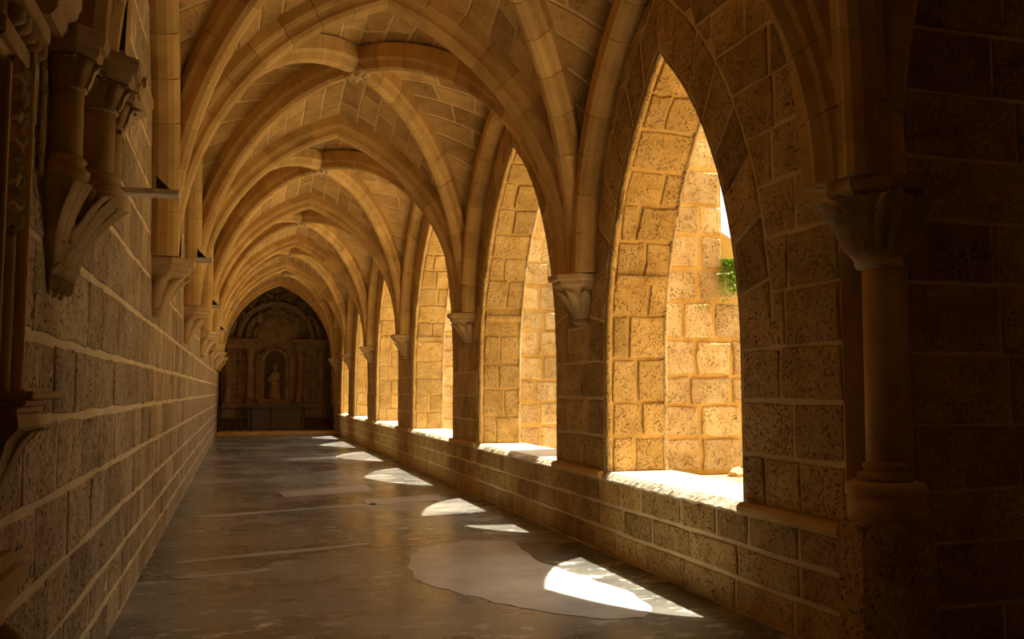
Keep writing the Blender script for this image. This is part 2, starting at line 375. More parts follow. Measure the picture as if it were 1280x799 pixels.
# stones of the parapet, the piers and the spandrels
st = Stones('stone_block', 'block', wall_right, 300); allst = []
prow = [0.0, 0.25, 0.49, 0.735]
for z0, z1 in zip(prow, prow[1:]):
    ys = splits(Y_A, 35.0, 0.42, 0.8)
    for a, b in zip(ys, ys[1:]):
        allst.append((b > 17, a, slab([(a, z0), (b, z0), (b, z1), (a, z1)], fRt, True, proud=random.uniform(.006, .015), gap=.032, bevel=.010, jit=.008)))
wrow = [0.80, 1.15, 1.53, 1.90, 2.28, 2.66, 3.04, 3.42, 3.80, 4.18, 4.56, 4.94, 5.32, 5.7]
for z0, z1 in zip(wrow, wrow[1:]):
    zz = [z0, (z0 + z1) / 2, z1]; up = z0 >= WSPR - .01
    for i in range(len(WINS) + 1):
        Lw = WINS[i - 1] if i > 0 else None; Rw = WINS[i] if i < len(WINS) else None
        rg = RING if up else 0.0
        lo = (lambda z: Y_A) if Lw is None else (lambda z, q=Lw: (q[0] + q[1]) / 2 + hwz(q, z, rg))
        hi = (lambda z: 35.0) if Rw is None else (lambda z, q=Rw: (q[0] + q[1]) / 2 - hwz(q, z, rg))
        A = min(lo(z) for z in zz); B = max(hi(z) for z in zz)
        ys = splits(A, B, 0.40, 0.75)
        for a, b in zip(ys, ys[1:]):
            pl = [(max(a, lo(z)), z) for z in zz]; pr = [(min(b, hi(z)), z) for z in zz]
            if any(q[0] - p[0] < 0.07 for p, q in zip(pl, pr)):
                ok = [k for k in range(3) if pr[k][0] - pl[k][0] > 0.07]
                if len(ok) < 2: continue
                pl = [pl[k] for k in ok]; pr = [pr[k] for k in ok]
            if a <= A + 1e-6 and lo(zz[0]) == lo(zz[2]): pl = [pl[0], pl[-1]]
            elif all(abs(p[0] - a) < 1e-6 for p in pl): pl = [pl[0], pl[-1]]
            if all(abs(p[0] - pr[0][0]) < 1e-6 for p in pr): pr = [pr[0], pr[-1]]
            allst.append((b > 17, a, slab(pl[::-1] + pr, fRt, True, proud=random.uniform(.006, .016), gap=.032, bevel=.010, jit=.009)))
allst.sort(key=lambda q: (q[0], q[1]))
for f_, a, s_ in allst: st.add(s_, not f_)
st.close('stone_blocks_far')
# voussoirs over each window and stones lining the far reveal
sv = Stones('voussoir', 'block', wall_right, 120); sj = Stones('jamb_stone', 'jamb', wall_right, 150)
for wi, wn in enumerate(WINS):
    c, hw, Rr, e = wgeo(wn); t0m, t1m = math.acos(e / Rr), math.acos(e / (Rr + RING)); n = 8
    for sgn in (1, -1):
        for k in range(n):
            inn = [(c + sgn * (-e + Rr * math.cos(t0m * (k + q / 2) / n)), WSPR + Rr * math.sin(t0m * (k + q / 2) / n)) for q in (0, 1, 2)]
            out = [(c + sgn * (-e + (Rr + RING) * math.cos(t1m * (k + q / 2) / n)), WSPR + (Rr + RING) * math.sin(t1m * (k + q / 2) / n)) for q in (2, 1, 0)]
            sv.add(slab(inn + out, fRt, True, proud=random.uniform(.007, .016), gap=.030, bevel=.010), wi < 4)
    # far reveal (faces the camera): courses up the jamb and round the soffit
    P = outline(wn, 24); P = P[:2 + 24]
    L = [0.0]
    for a, b in zip(P, P[1:]): L.append(L[-1] + math.hypot(b[0] - a[0], b[1] - a[1]))
    def at(s):
        s = max(0, min(L[-1], s))
        for k in range(len(L) - 1):
            if s <= L[k + 1] + 1e-9:
                t = (s - L[k]) / max(1e-9, L[k + 1] - L[k]); a, b = P[k], P[k + 1]
                tx, tz = (b[0] - a[0]) / (L[k + 1] - L[k]), (b[1] - a[1]) / (L[k + 1] - L[k])
                return a[0] + (b[0] - a[0]) * t, a[1] + (b[1] - a[1]) * t, -tz, tx
    def fj(u, s, d):
        y, z, ny, nz = at(s); return (XR + u, y + ny * d, z + nz * d)
    ss = splits(0.0, L[-1], 0.34, 0.46)
    for k, (a, b) in enumerate(zip(ss, ss[1:])):
        cut = [0.075, (0.30, 0.42, 0.36)[k % 3] + random.uniform(-.05, .05), T - 0.005] if random.random() < .75 else [0.075, T - .005]
        for u0, u1 in zip(cut, cut[1:]):
            r_ = slab([(u0, a), (u1, a), (u1, b), (u0, b)], fj, False, proud=random.uniform(.012, .03), gap=.038, bevel=.010, jit=.012)
            sj.add(r_, wi < 4)
    # rounded arris along the inner edge of the opening
    cp = outline(wn, 18)
    MB().tube([(XR + .035, y + (0.018 if y < c else -0.018), z - (0.012 if z > WSPR else 0)) for y, z in cp], 0.034, 8).make('arris_roll', 'jamb', wall_right, True)
    MB().tube([(XO - .012, y + (0.010 if y < c else -0.010) + random.uniform(-.008, .008), z - (0.008 if z > WSPR else 0)) for y, z in outline(wn, 26)], 0.024, 6).make('outer_arris_sun_catch', 'pale', wall_right, True)  # thin tube added along the outer edge to catch a line of sun
    # moulded ledge let into the far jamb
    yb = c + hw
    zl = 2.75; yl = c + hwz(wn, zl, 0)
    if wi < 3:
        q = MB().loft([[(x, yl + .05, zl - .10), (x, yl - .015, zl - .08), (x, yl - .05, zl - .03), (x, yl - .055, zl), (x, yl + .05, zl + .015)] for x in (XR + .09, XO - .02)], True, True, True)
        q.make('impost_ledge', 'jamb', wall_right)
sv.close('voussoirs_far'); sj.close('jamb_stones_far')
# string course along the piers at sill level
cuts = [Y_A] + [v for wn in WINS for v in wn[:2]] + [35.0]
for a, b in zip(cuts[0::2], cuts[1::2]):
    prof = [(0.0, .81), (.035, .805), (.06, .785), (.062, .755), (.045, .73), (.02, .715), (0, .71)]
    MB().loft([[(XR - .015 - d, y, z) for d, z in prof] for y in (a + .01, b - .01)], True, True, True).make('string_course', 'rib', wall_right)
# corner pier wall turning right ------------------------------------
fC = lambda u, v, d: (u, YS[0] - d, v)
XP = 3.74
mb = MB().box((XP, YS[0], 0), (7.4, YS[0] + .7, ZTOP)).box((XR + .25, YS[0] + .26, 0), (XP + .4, YS[0] + .5, ZTOP))
for x0, x1, x2 in ((7.4, 7.4, 10.6), (10.6, 12.6, 14.2)):  # unseen gallery opening, cut to let a little light onto the corner
    mb.box((x0, YS[0], 0), (x1, YS[0] + .7, SILL)).box((x0, YS[0], 4.4), (x1, YS[0] + .7, ZTOP)).box((x1, YS[0], 0), (x2, YS[0] + .7, ZTOP))
struct('wall_corner', mb.v, mb.f, 'mortar'); wall_corner = bpy.data.objects['wall_corner']
st = Stones('stone_block', 'block', wall_corner, 200)
crow = [0.0, 0.36, 0.72, 1.02, 1.4, 1.82, 2.24, 2.62, 3.0, 3.4, 3.8, 4.2, 4.6, 5.0]
for z0, z1 in zip(crow, crow[1:]):
    xs = splits(XP + random.uniform(0, .25), 5.9, 0.42, 0.8); xs[0] = XP
    for a, b in zip(xs, xs[1:]):
        st.add(slab([(a, z0), (b, z0), (b, z1), (a, z1)], fC, False, proud=random.uniform(.01, .026), gap=.026))
# walls behind the camera; one added to close the gallery and keep it dark
mb = MB().box((XL - .6, YBACK - .4, 0), (14.4, YBACK, ZTOP)); struct('wall_back', mb.v, mb.f, 'block')
mb = MB().box((14.0, YBACK, 0), (14.4, YS[0] + .7, ZTOP)); struct('wall_gallery_closure', mb.v, mb.f, 'block')
mb = MB().box((XL - .6, 37.7, 0), (XO, 38.2, ZTOP + .3)); struct('wall_end', mb.v, mb.f, 'block')
mb = MB().box((XL - .6, YBACK - .4, ZTOP), (XO + .2, 38.2, ZTOP + .15)).box((XO + .2, YBACK - .4, ZTOP), (14.4, YS[0] + .7, ZTOP + .15))
struct('roof_light_block', mb.v, mb.f, 'mortar')  # unseen slab over the vaults, added to keep light out
# ------------------------------------------------------------------ vaults
def half_arc(P0, P1):
    P0, P1 = Vector(P0), Vector(P1); h = Vector((P1.x - P0.x, P1.y - P0.y, 0)); a = h.length; d = h / a; b = P1.z - P0.z
    if b >= a:
        Rr = (a * a + b * b) / (2 * a); tm = math.asin(min(1, b / Rr))
        if Rr - Rr * math.cos(tm) > a + 1e-3: tm = math.pi - tm
        f = lambda t: P0 + d * (Rr - Rr * math.cos(tm * t)) + Vector((0, 0, Rr * math.sin(tm * t)))
    else:
        f = lambda t: P0 + d * (a - a * math.cos(math.pi / 2 * t)) + Vector((0, 0, b * math.sin(math.pi / 2 * t)))
    return f, d, a
ceilings = []
def vault(x0, x1, ya, yb, stones, zt=5.80, zb=5.95, zw=5.74):
    xm, ym = (x0 + x1) / 2, (ya + yb) / 2; boss = (xm, ym, zb)
    mb = MB(); jobs = []
    for cx in (x0, x1):
        for cy in (ya, yb):
            y_ = cy + (.1 if cy == ya else -.1)
            P0 = (cx, y_, ZS); dg, _, la = half_arc(P0, boss)
            tr, _, _ = half_arc(P0, (xm, y_, zt)); wl, _, _ = half_arc(P0, (cx, ym, zw))
            for arch, side in ((tr, 0), (wl, 1)):
                def S(t, s, arch=arch, dg=dg):
                    p = dg(t).lerp(arch(t), s); w_ = (dg(t) - arch(t)).length
                    return p + Vector((0, 0, 0.06 * w_ * 4 * s * (1 - s) * t))
                nT, nS = 18, 6
                V = [S(i / nT, j / nS) for i in range(nT + 1) for j in range(nS + 1)]
                mb.add(V, [(i * (nS + 1) + j, (i + 1) * (nS + 1) + j, (i + 1) * (nS + 1) + j + 1, i * (nS + 1) + j + 1) for i in range(nT) for j in range(nS)])
                jobs.append(S)
    o = struct('ceiling', mb.v, mb.f, 'mortar_web', True)
    cen = Vector((xm, ym, 3.2))
    def frame(S, t, s):
        e = 1e-3; p = S(t, s)
        a = S(min(1, t + e), s) - S(max(0, t - e), s); b = S(t, min(1, s + e)) - S(t, max(0, s - e))
        n = a.cross(b)
        n = n.normalized() if n.length > 1e-12 else Vector((0, 0, -1))
        if n.dot(cen - p) < 0: n = -n
        return p, n
    if stones:
        stn = Stones('web_stone', 'web', o, 290 if stones == 1 else 0)
        NB = 11
        for S in jobs:
            ts = [0.16 + (1 - 0.16) * k / NB for k in range(NB + 1)]
            for k, (ta, tb) in enumerate(zip(ts, ts[1:])):
                tm = (ta + tb) / 2; wd = (S(tm, 1) - S(tm, 0)).length
                if wd < 0.16: continue
                cut = splits(0.0, wd, 0.42, 0.8) if wd > 0.75 else [0, wd]
                ln = (S(tb, .5) - S(ta, .5)).length; gt = 0.017 / ln * (tb - ta); bt = gt * 1.6
                for a, b in zip(cut, cut[1:]):
                    sa, sb = a / wd, b / wd; gs = 0.017 / wd; pr = random.uniform(.007, .016)
                    def ring(g, g2, d):
                        T_ = [ta + g, tm, tb - g]; S_ = [sa + g2, (sa + sb) / 2, sb - g2]
                        out = []
                        for (i, j) in ((0, 0), (1, 0), (2, 0), (2, 1), (2, 2), (1, 2), (0, 2), (0, 1)):
                            p, n = frame(S, T_[i], S_[j]); out.append(p + n * d)
                        return out
                    V = ring(gt, gs, -.006) + ring(gt, gs, pr - .009) + ring(bt, gs * 1.9, pr)
                    p, n = frame(S, tm, (sa + sb) / 2); V.append(p + n * (pr + .004))
                    Fc = [(r * 8 + i, r * 8 + (i + 1) % 8, r * 8 + 8 + (i + 1) % 8, r * 8 + 8 + i) for r in (0, 1) for i in range(8)]
                    Fc += [(16, 17, 24, 23), (17, 18, 19, 24), (24, 19, 20, 21), (23, 24, 21, 22)]
                    stn.add(([tuple(v) for v in V], Fc))
        stn.close('web_stones_far')
    return o
vault(XL, XR, 0.0, YS[0], 0)
for i in range(6):
    vault(XL, XR, YS[i], YS[i + 1], 1 if i < 4 else 2)
mb = MB().box((XR + .05, YBACK, 5.85), (14.2, YS[0] + .1, 5.95)).box((XL - .1, 35.05, 6.15), (XO, 38, 6.25)).box((XL, YBACK, 5.85), (XR + .1, 0.12, 5.95))
struct('ceiling', mb.v, mb.f, 'mortar_web')
# ------------------------------------------------------------------ ribs
PROF_T = [(-.185, .36), (-.185, .17), (-.165, .14), (-.125, .125), (-.115, .09), (-.12, .05), (-.085, .012), (-.03, 0), (.03, 0), (.085, .012), (.12, .05), (.115, .09), (.125, .125), (.165, .14), (.185, .17), (.185, .36)]
PROF_D = [(-.14, .32), (-.14, .15), (-.10, .11), (-.09, .07), (-.075, .03), (-.03, 0), (.03, 0), (.075, .03), (.09, .07), (.10, .11), (.14, .15), (.14, .32)]
PROF_W = [(-.13, .22), (-.13, .06), (-.09, .02), (-.04, 0), (.04, 0), (.09, .02), (.13, .06), (.13, .22)]
def sweep(f, d, prof, ts, mitre_at=None, shrink=0.0):
    up = Vector((0, 0, 1)); Sd = up.cross(d); rings = []
    for t in ts:
        p = f(t); e = 1e-3
        tg = (f(min(1, t + e)) - f(max(0, t - e))).normalized(); N = tg.cross(Sd)
        ring = []
        for w_, h_ in prof:
            q = p + Sd * (w_ * (1 - shrink)) + N * (h_ + (shrink * .06 if h_ < .2 else 0))
            if mitre_at is not None and t > 0.999:
                q += tg * ((mitre_at - (q - f(0)).dot(d)) / max(.2, tg.dot(d)))
            ring.append(tuple(q))
        rings.append(ring)
    return rings
def rib(parent_core, halves, prof, nv, m='rib', t0=0.0):
    """core mesh = mortar showing in the joints; every voussoir a part"""
    core = MB()
    for f, d, a in halves: core.loft(sweep(f, d, prof, [t0 + (1 - t0) * k / 16 for k in range(17)], a, 0.14), False)
    o = core.make(parent_core, 'mortar_web', None)
    for f, d, a in halves:
        L = [f(k / 40) for k in range(41)]; ln = sum((L[k + 1] - L[k]).length for k in range(40)); g = 0.004 / ln
        for k in range(nv):
            ta, tb = t0 + (1 - t0) * k / nv + g, t0 + (1 - t0) * (k + 1) / nv - (g if k < nv - 1 else 0)
            MB().loft(sweep(f, d, prof, [ta, (ta + tb) / 2, tb], a), False, True, True).make('voussoir', m, o)
    return o
ORD = ['first', 'second', 'third', 'fourth', 'fifth', 'sixth', 'seventh', 'eighth']
def ordinal(i): return ORD[i]
ZT = 5.50
for i, y in enumerate(YS):
    zl = 3.05 if i == 0 else ZS
    hl = half_arc((XL + .22, y, zl), (XC, y, ZT)); hr = half_arc((XR - (.16 if i == 0 else .26), y, ZS), (XC, y, ZT))
    o = rib('transverse_arch', [hl, hr], PROF_T if i else PROF_D, 10 if i < 4 else 8)
    lab = ['pointed rib rising straight up above the corner column capital', 'widest pointed stone arch crossing the top of the picture',
           'second moulded pointed arch across the vault, beyond the first boss', 'third moulded pointed arch across the vault counting inward',
           'fourth moulded pointed arch across the vault counting inward', 'fifth moulded pointed arch across the vault, before the last',
           'last pointed arch framing the dark carved altar'][i]
    tag(o, lab, 'arch', 'transverse arches of the cloister vault')
# arch leaving the column toward the camera's right
o = rib('transverse_arch', [half_arc((XR + .03, YS[0] - .2, ZS), (XR + .03, 2.2, ZT)), half_arc((XR + .03, YBACK + .1, ZS), (XR + .03, 2.2, ZT))], PROF_D, 10)
tag(o, 'dark pointed arch curving right from the corner column capital', 'arch')
def diag(ya, yb, i):
    ym = (ya + yb) / 2; b = (XC, ym, 5.64); q = .22
    cs = {('L', 0): (XL + .17, ya + q, 3.05 if i == 0 else ZS), ('R', 0): (XR - .22, ya + q, ZS), ('L', 1): (XL + .17, yb - q, 3.05 if i < 0 else ZS), ('R', 1): (XR - .22, yb - q, ZS)}
    for k, (p, r_) in enumerate(((('L', 0), ('R', 1)), (('R', 0), ('L', 1)))):
        o = rib('diagonal_rib', [half_arc(cs[p], b), half_arc(cs[r_], b)], PROF_D, 11 if i < 4 else 8)
        if i < 0: lab = ['unlit diagonal rib over the corner, springing beside the near carved bracket', 'dark diagonal rib over the corner rising from the corner column'][k]
        else: lab = '%s vault bay: diagonal rib from its near %s' % (ordinal(i), ['left corbel to its far window pier', 'window pier to its far left corbel'][k])
        tag(o, lab, 'rib', 'diagonal ribs of the vault')
    V = MB().lathe((XC, ym, 5.60), [(.0, .05), (.01, .13), (.045, .175), (.09, .18), (.13, .15), (.2, .14)], 14)
    bo = V.make('ceiling_boss', 'carved', None, True)
    for k in range(8):
        t = k * math.pi / 4
        MB().lathe((XC + .12 * math.cos(t), ym + .12 * math.sin(t), 5.595), [(-.012, .01), (.0, .034), (.03, .045), (.06, .03)], 7).make('carved_petal', 'carved', bo, True)
    tag(bo, ('carved boss overhead at the crossing of the corner vault ribs' if i < 0 else 'round carved boss where the ribs of the %s vault bay cross' % ordinal(i)), 'boss', 'carved vault bosses')
diag(0.0, YS[0], -1)
for i in range(6): diag(YS[i], YS[i + 1], i)
for i in range(6):
    ya, yb = YS[i], YS[i + 1]; ym = (ya + yb) / 2
    for X, side in ((XR - .10, 'window'), (XL + .10, 'left')):
        o = rib('wall_rib', [half_arc((X, ya + .38, ZS), (X, ym, 5.46)), half_arc((X, yb - .38, ZS), (X, ym, 5.46))], PROF_W, 9 if i < 4 else 6)
        tag(o, 'rough wall rib following the %s of the %s vault bay' % ('top of the window arch' if side == 'window' else 'left wall', ordinal(i)), 'rib', 'wall ribs of the vault')
# ------------------------------------------------------------------ corbels
def half_oct(w_, p, z, c=(0, 0)):
    return [(c[0] - .03, c[1] - w_, z), (c[0] + p * .5, c[1] - w_, z), (c[0] + p, c[1] - w_ * .5, z), (c[0] + p, c[1] + w_ * .5, z), (c[0] + p * .5, c[1] + w_, z), (c[0] - .03, c[1] + w_, z)]
def leaf_mesh(c, phi, prof, wid, curl=0.05, ex=1.0, rows_=7, rel=1.0):
    """acanthus-like leaf hugging a bell: prof = [(z, r)] from foot to top"""
    V = []; Fc = []
    for k in range(rows_):
        t = k / (rows_ - 1); q = t * (len(prof) - 1); i = min(int(q), len(prof) - 2); u = q - i
        z = prof[i][0] + (prof[i + 1][0] - prof[i][0]) * u; r_ = prof[i][1] + (prof[i + 1][1] - prof[i][1]) * u
        wv = wid * (0.45 + 0.75 * math.sin(math.pi * min(1, .12 + .78 * t)) - (.55 if t > .98 else 0)) * (0.85 if k % 2 else 1.0)
        out = .010 + curl * t ** 4; dz = -.03 * max(0, t - .86) / .14
        for s_, lift in ((-1, -.012), (-.55, .010 * rel), (0, .002 - .02 * (rel - 1)), (.55, .010 * rel), (1, -.012)):
            a = phi + s_ * wv / max(r_, .06) * .5
            rr = r_ + out + lift * (1.3 if t > .1 else .4)
            V.append((c[0] + rr * math.cos(a) * ex, c[1] + rr * math.sin(a), c[2] + z + dz))
    for k in range(rows_ - 1):
        for j in range(4): Fc.append((k * 5 + j, k * 5 + j + 1, (k + 1) * 5 + j + 1, (k + 1) * 5 + j))
    return V, Fc
def make_corbel(label):
    t = thing('wall_corbel', label, 'corbel', (0, 0, 0), 'carved corbels carrying the vault ribs')
    ab = [(-.16, .225, .27), (-.135, .235, .285), (-.115, .27, .32), (-.075, .275, .325), (-.06, .30, .36), (-.015, .31, .37), (0, .30, .36)]
    MB().loft([half_oct(w_, p, z) for z, w_, p in ab], True, True, True).make('abacus', 'carved', t)
    bell = [(-.47, .075, .085), (-.42, .095, .11), (-.33, .13, .16), (-.24, .175, .215), (-.15, .205, .25)]
    MB().loft([half_oct(w_, p, z) for z, w_, p in bell], True, True, True).make('bell', 'carved', t)
    nk = [(-.535, .03, .03), (-.52, .085, .09), (-.495, .105, .115), (-.47, .10, .11), (-.455, .08, .09)]
    MB().loft([half_oct(w_, p, z) for z, w_, p in nk], True, True, True).make('necking', 'carved', t, True)
    for k in range(5):
        V, Fc = leaf_mesh((0, 0, 0), R(-72 + 36 * k), [(z, (w_ + p) / 2 * (1.0)) for z, w_, p in bell], .10, .05, 1.15)
        obj('carved_leaf', V, Fc, 'carved', t, True)
    return t
proto = None
for i in range(1, 7):
    for sd in (0, 1):
        if sd == 0: lab = ['pale carved corbel nearest on the left wall, below the widest arch', 'second carved corbel along the left wall', 'third carved corbel along the left wall', 'fourth carved corbel along the left wall', 'fifth carved corbel along the left wall, tiny with distance', 'last left corbel beside the dark altar'][i - 1]
        else: lab = ['carved corbel with polygonal top on the pier between the two largest windows', 'carved corbel on the second window pier inward', 'carved corbel on the third window pier inward', 'carved corbel on the fourth window pier inward', 'small corbel on the fifth window pier inward', 'dim corbel on the window side at the altar arch'][i - 1]
        loc = (XL - .0, YS[i], ZS) if sd == 0 else (XR, YS[i], ZS)
        if proto is None: proto = make_corbel(lab); proto.location = loc
        else: copy_tree(proto, loc, 0 if sd == 0 else math.pi, lab)
# flat wall strips above the left corbels
for i in range(1, 6):
    mbs = MB(); y = YS[i]
    for z0 in [ZS + .02 + .42 * k for k in range(7)]:
        MB().bbox((XL - .01, y - .36, z0), (XL + .05, y + .36, z0 + .408), .008).make('pilaster_stone', 'block', wall_left)
# ------------------------------------------------------------------ corner column
cx, cy = XR + .08, YS[0] + .03
t = thing('corner_column', 'slender round column with leafy capital on the dark right corner', 'column', (cx, cy, 0)); t['kind'] = 'thing'
C0 = (cx, cy, 0)
MB().lathe(C0, [(0, .275), (.02, .28), (.40, .275), (.82, .265), (.86, .25)], 8, R(22.5)).make('pedestal', 'block', t)
MB().lathe(C0, [(.85, .212), (.98, .212), (1.0, .208), (1.01, .222), (1.045, .226), (1.07, .215), (1.085, .18)], 28).make('plinth', 'rib', t, True)
MB().lathe(C0, [(1.08, .14), (1.09, .155), (1.11, .158), (1.128, .145), (1.135, .118), (1.15, .115), (1.165, .125), (1.185, .122), (1.195, .105)], 28).make('base', 'rib', t, True)
MB().lathe(C0, [(1.18, .103), (1.7, .100), (2.34, .096)], 28).make('shaft', 'rib', t, True)
MB().lathe(C0, [(2.31, .10), (2.32, .128), (2.345, .138), (2.37, .130), (2.385, .11)], 28).make('necking', 'limestone', t, True)
bp = [(2.37, .115), (2.45, .14), (2.56, .185), (2.66, .23), (2.74, .255)]
MB().lathe(C0, [(z, r_ - .05) for z, r_ in bp], 24).make('bell', 'limestone', t, True)
MB().loft([[(cx + p * math.cos(R(22.5 + 45 * k)) * 1.06, cy + p * math.sin(R(22.5 + 45 * k)) * 1.06, z) for k in range(8)] for z, p in ((2.73, .235), (2.745, .265), (2.78, .275), (2.82, .27))], True, True, True).make('abacus', 'carved', t)
for k in range(8):
    V, Fc = leaf_mesh(C0, R(45 * k + 22.5), [(z, r_ + .008) for z, r_ in bp], .135, .085, 1.0, 12, 3.6); obj('carved_leaf', V, Fc, 'limestone', t, True)
    V, Fc = leaf_mesh(C0, R(45 * k), bp[:4], .085, .06, 1.0, 8, 3.0); obj('carved_leaf', V, Fc, 'limestone', t, True)
# ------------------------------------------------------------------ window sills
for i, wn in enumerate(WINS):
    a, b = wn[0] + .005, wn[1] - .005; n = 60; rings = []; dr = 0.0
    for k in range(n + 1):
        y = a + (b - a) * k / n; j = lambda s_: random.uniform(-s_, s_)
        dr = dr * .8 + j(.006)
        rings.append([(XO + .05, y, .70), (XR - .022 + j(.003), y, .712 + dr * .7 + j(.004)), (XR - .030 + j(.005), y, .732 + dr * .7 + j(.004)), (XR - .006 + dr * .7 + j(.006), y, .768 + j(.005)), (XR + .024 + dr + j(.006), y, .80 + j(.002)), (XO + .05, y, .80)])
    q = MB().loft(rings, True, True, True); q.f = [f[::-1] for f in q.f]
    o = q.make('window_sill', 'sill', None)
    tag(o, ['sunlit sill slab with chipped edge under the nearest, largest window arch', 'sunlit sill slab half in shadow under the second window arch', 'bright sill slab under the third window arch', 'bright sill slab under the fourth window arch', 'small bright sill under the fifth window arch', 'tiny bright sill under the last window before the altar'][i], 'sill', 'sunlit window sills')
# ------------------------------------------------------------------ buttresses in the courtyard
def buttress(i, y0, y1, single):
    x1, x2 = 5.75, 4.96
    core = MB().box((XO - .02, y0, -.3), (x1, y1, 2.85)).box((XO - .02, y0, 2.85), (x2, y1, 5.3))
    core.add([(x2, y0, 2.85), (x1, y0, 2.85), (x2, y0, 3.32), (x2, y1, 2.85), (x1, y1, 2.85), (x2, y1, 3.32)], [(0, 1, 2), (5, 4, 3), (1, 4, 5, 2)])
    core.add([(XO - .02, y0, 5.3), (x2, y0, 5.3), (XO - .02, y0, 5.7), (XO - .02, y1, 5.3), (x2, y1, 5.3), (XO - .02, y1, 5.7)], [(0, 1, 2), (5, 4, 3), (1, 4, 5, 2)])
    o = core.make('buttress', 'mortar_gold', None)
    fb = lambda u, v, d: (u, y0 - d, v)
    stn = Stones('stone_block', 'pale', o, 120 if single else 0); z = -.05
    while z < 5.2:
        h = random.uniform(.30, .42); z1 = z + h; xe = x1 if z1 < 2.95 else x2
        if z1 > 2.95 and z < 2.85: z1 = 2.9; xe = x1
        xs = splits(XO, xe, .30, .55)
        for a, b in zip(xs, xs[1:]):
            stn.add(slab([(a, z), (b, z), (b, z1), (a, z1)], fb, False, proud=random.uniform(.01, .04), gap=.05, bevel=.016, jit=.016))
        z = z1
    stn.close('stone_blocks')
    tag(o, 'pale weathered stone buttress seen through the %s window arch' % ['nearest', 'second', 'third', 'fourth', 'fifth'][i], 'buttress', 'courtyard buttresses')
for i in range(5):
    y0, y1 = WINS[i][1], WINS[i + 1][0]
    buttress(i, y0 + .22, y1 - .18, i < 3)
mb = MB().box((XO - .02, 4.6, -.4), (30, 60, .45)); struct('courtyard_ground', mb.v, mb.f, 'earth')
mb = MB().box((24, -2, 0), (25, 60, 6.5)); struct('wall_courtyard', mb.v, mb.f, 'pale')
# fern on the buttress weathering
def fern(loc, label, cnt, size, droop):
    x0, y0, z0 = loc; t = thing('fern' if cnt > 10 else 'weed', label, 'plant', loc)
    st_, lf = MB(), MB()
    for k in range(cnt):
        a = random.uniform(math.pi * 1.05, math.pi * 1.95); l_ = size * random.uniform(.5, 1.1); pts = []
        sx = random.uniform(-.08, .08)
        for q in range(6):
            u = q / 5; pts.append(Vector((x0 + sx + math.cos(a) * l_ * .35 * u, y0 + math.sin(a) * l_ * .35 * u, z0 + l_ * (.45 * u - droop * u * u))))
        st_.tube(pts, .004, 4)
        for q in range(1, 14):
            u = q / 13; i = min(4, int(u * 5)); p = pts[i].lerp(pts[i + 1], u * 5 - i)
            for s_ in (-1, 1):
                d = Vector((random.uniform(-1, 1), random.uniform(-1, .2), random.uniform(-.6, .6))).normalized() * size * .13
                e = d.cross(Vector((0, 0, 1))).normalized() * size * .045
                lf.add([p, p + d * .5 + e, p + d, p + d * .5 - e], [(0, 1, 2, 3)])
    st_.make('stem', 'leaf', t); lf.make('foliage', 'leaf', t)
yb = WINS[0][1] + .22
fern((5.04, yb - .03, 2.98), 'bright green fern hanging on the buttress by the nearest window', 26, .42, 1.35)
fern((4.72, yb - .02, 2.48), 'small green weed in a joint of the nearest buttress', 6, .10, .5)
fern((5.05, yb - .02, 1.30), 'tiny green weed low on the nearest buttress', 5, .10, .5)
# rubble ledge at the buttress foot
def rubble(loc, s_, label):
    q = MB().lathe(loc, [(-.02, .6 * s_), (.02, s_), (.5 * s_, .9 * s_), (.8 * s_, .5 * s_), (.9 * s_, .1 * s_)], 9)
    q.v = [(x + random.uniform(-.2, .2) * s_, y + random.uniform(-.2, .2) * s_, z + random.uniform(-.12, .12) * s_) for x, y, z in q.v]
    tag(q.make('rubble_stone', 'pale', None), label, 'stone', 'loose stones by the buttress')
rubble((4.98, yb - .25, .80 - .1), .13, 'largest loose pale stone on the ledge behind the nearest sill')
rubble((4.70, yb - .22, .74 - .1), .08, 'small loose stone left of the larger one behind the nearest sill')
mb = MB().bbox((XO + .06, yb - .6, .30), (5.6, yb - .03, .72), .03); tag(mb.make('stone_ledge', 'pale', None), 'low stone ledge at the foot of the nearest buttress', 'ledge')
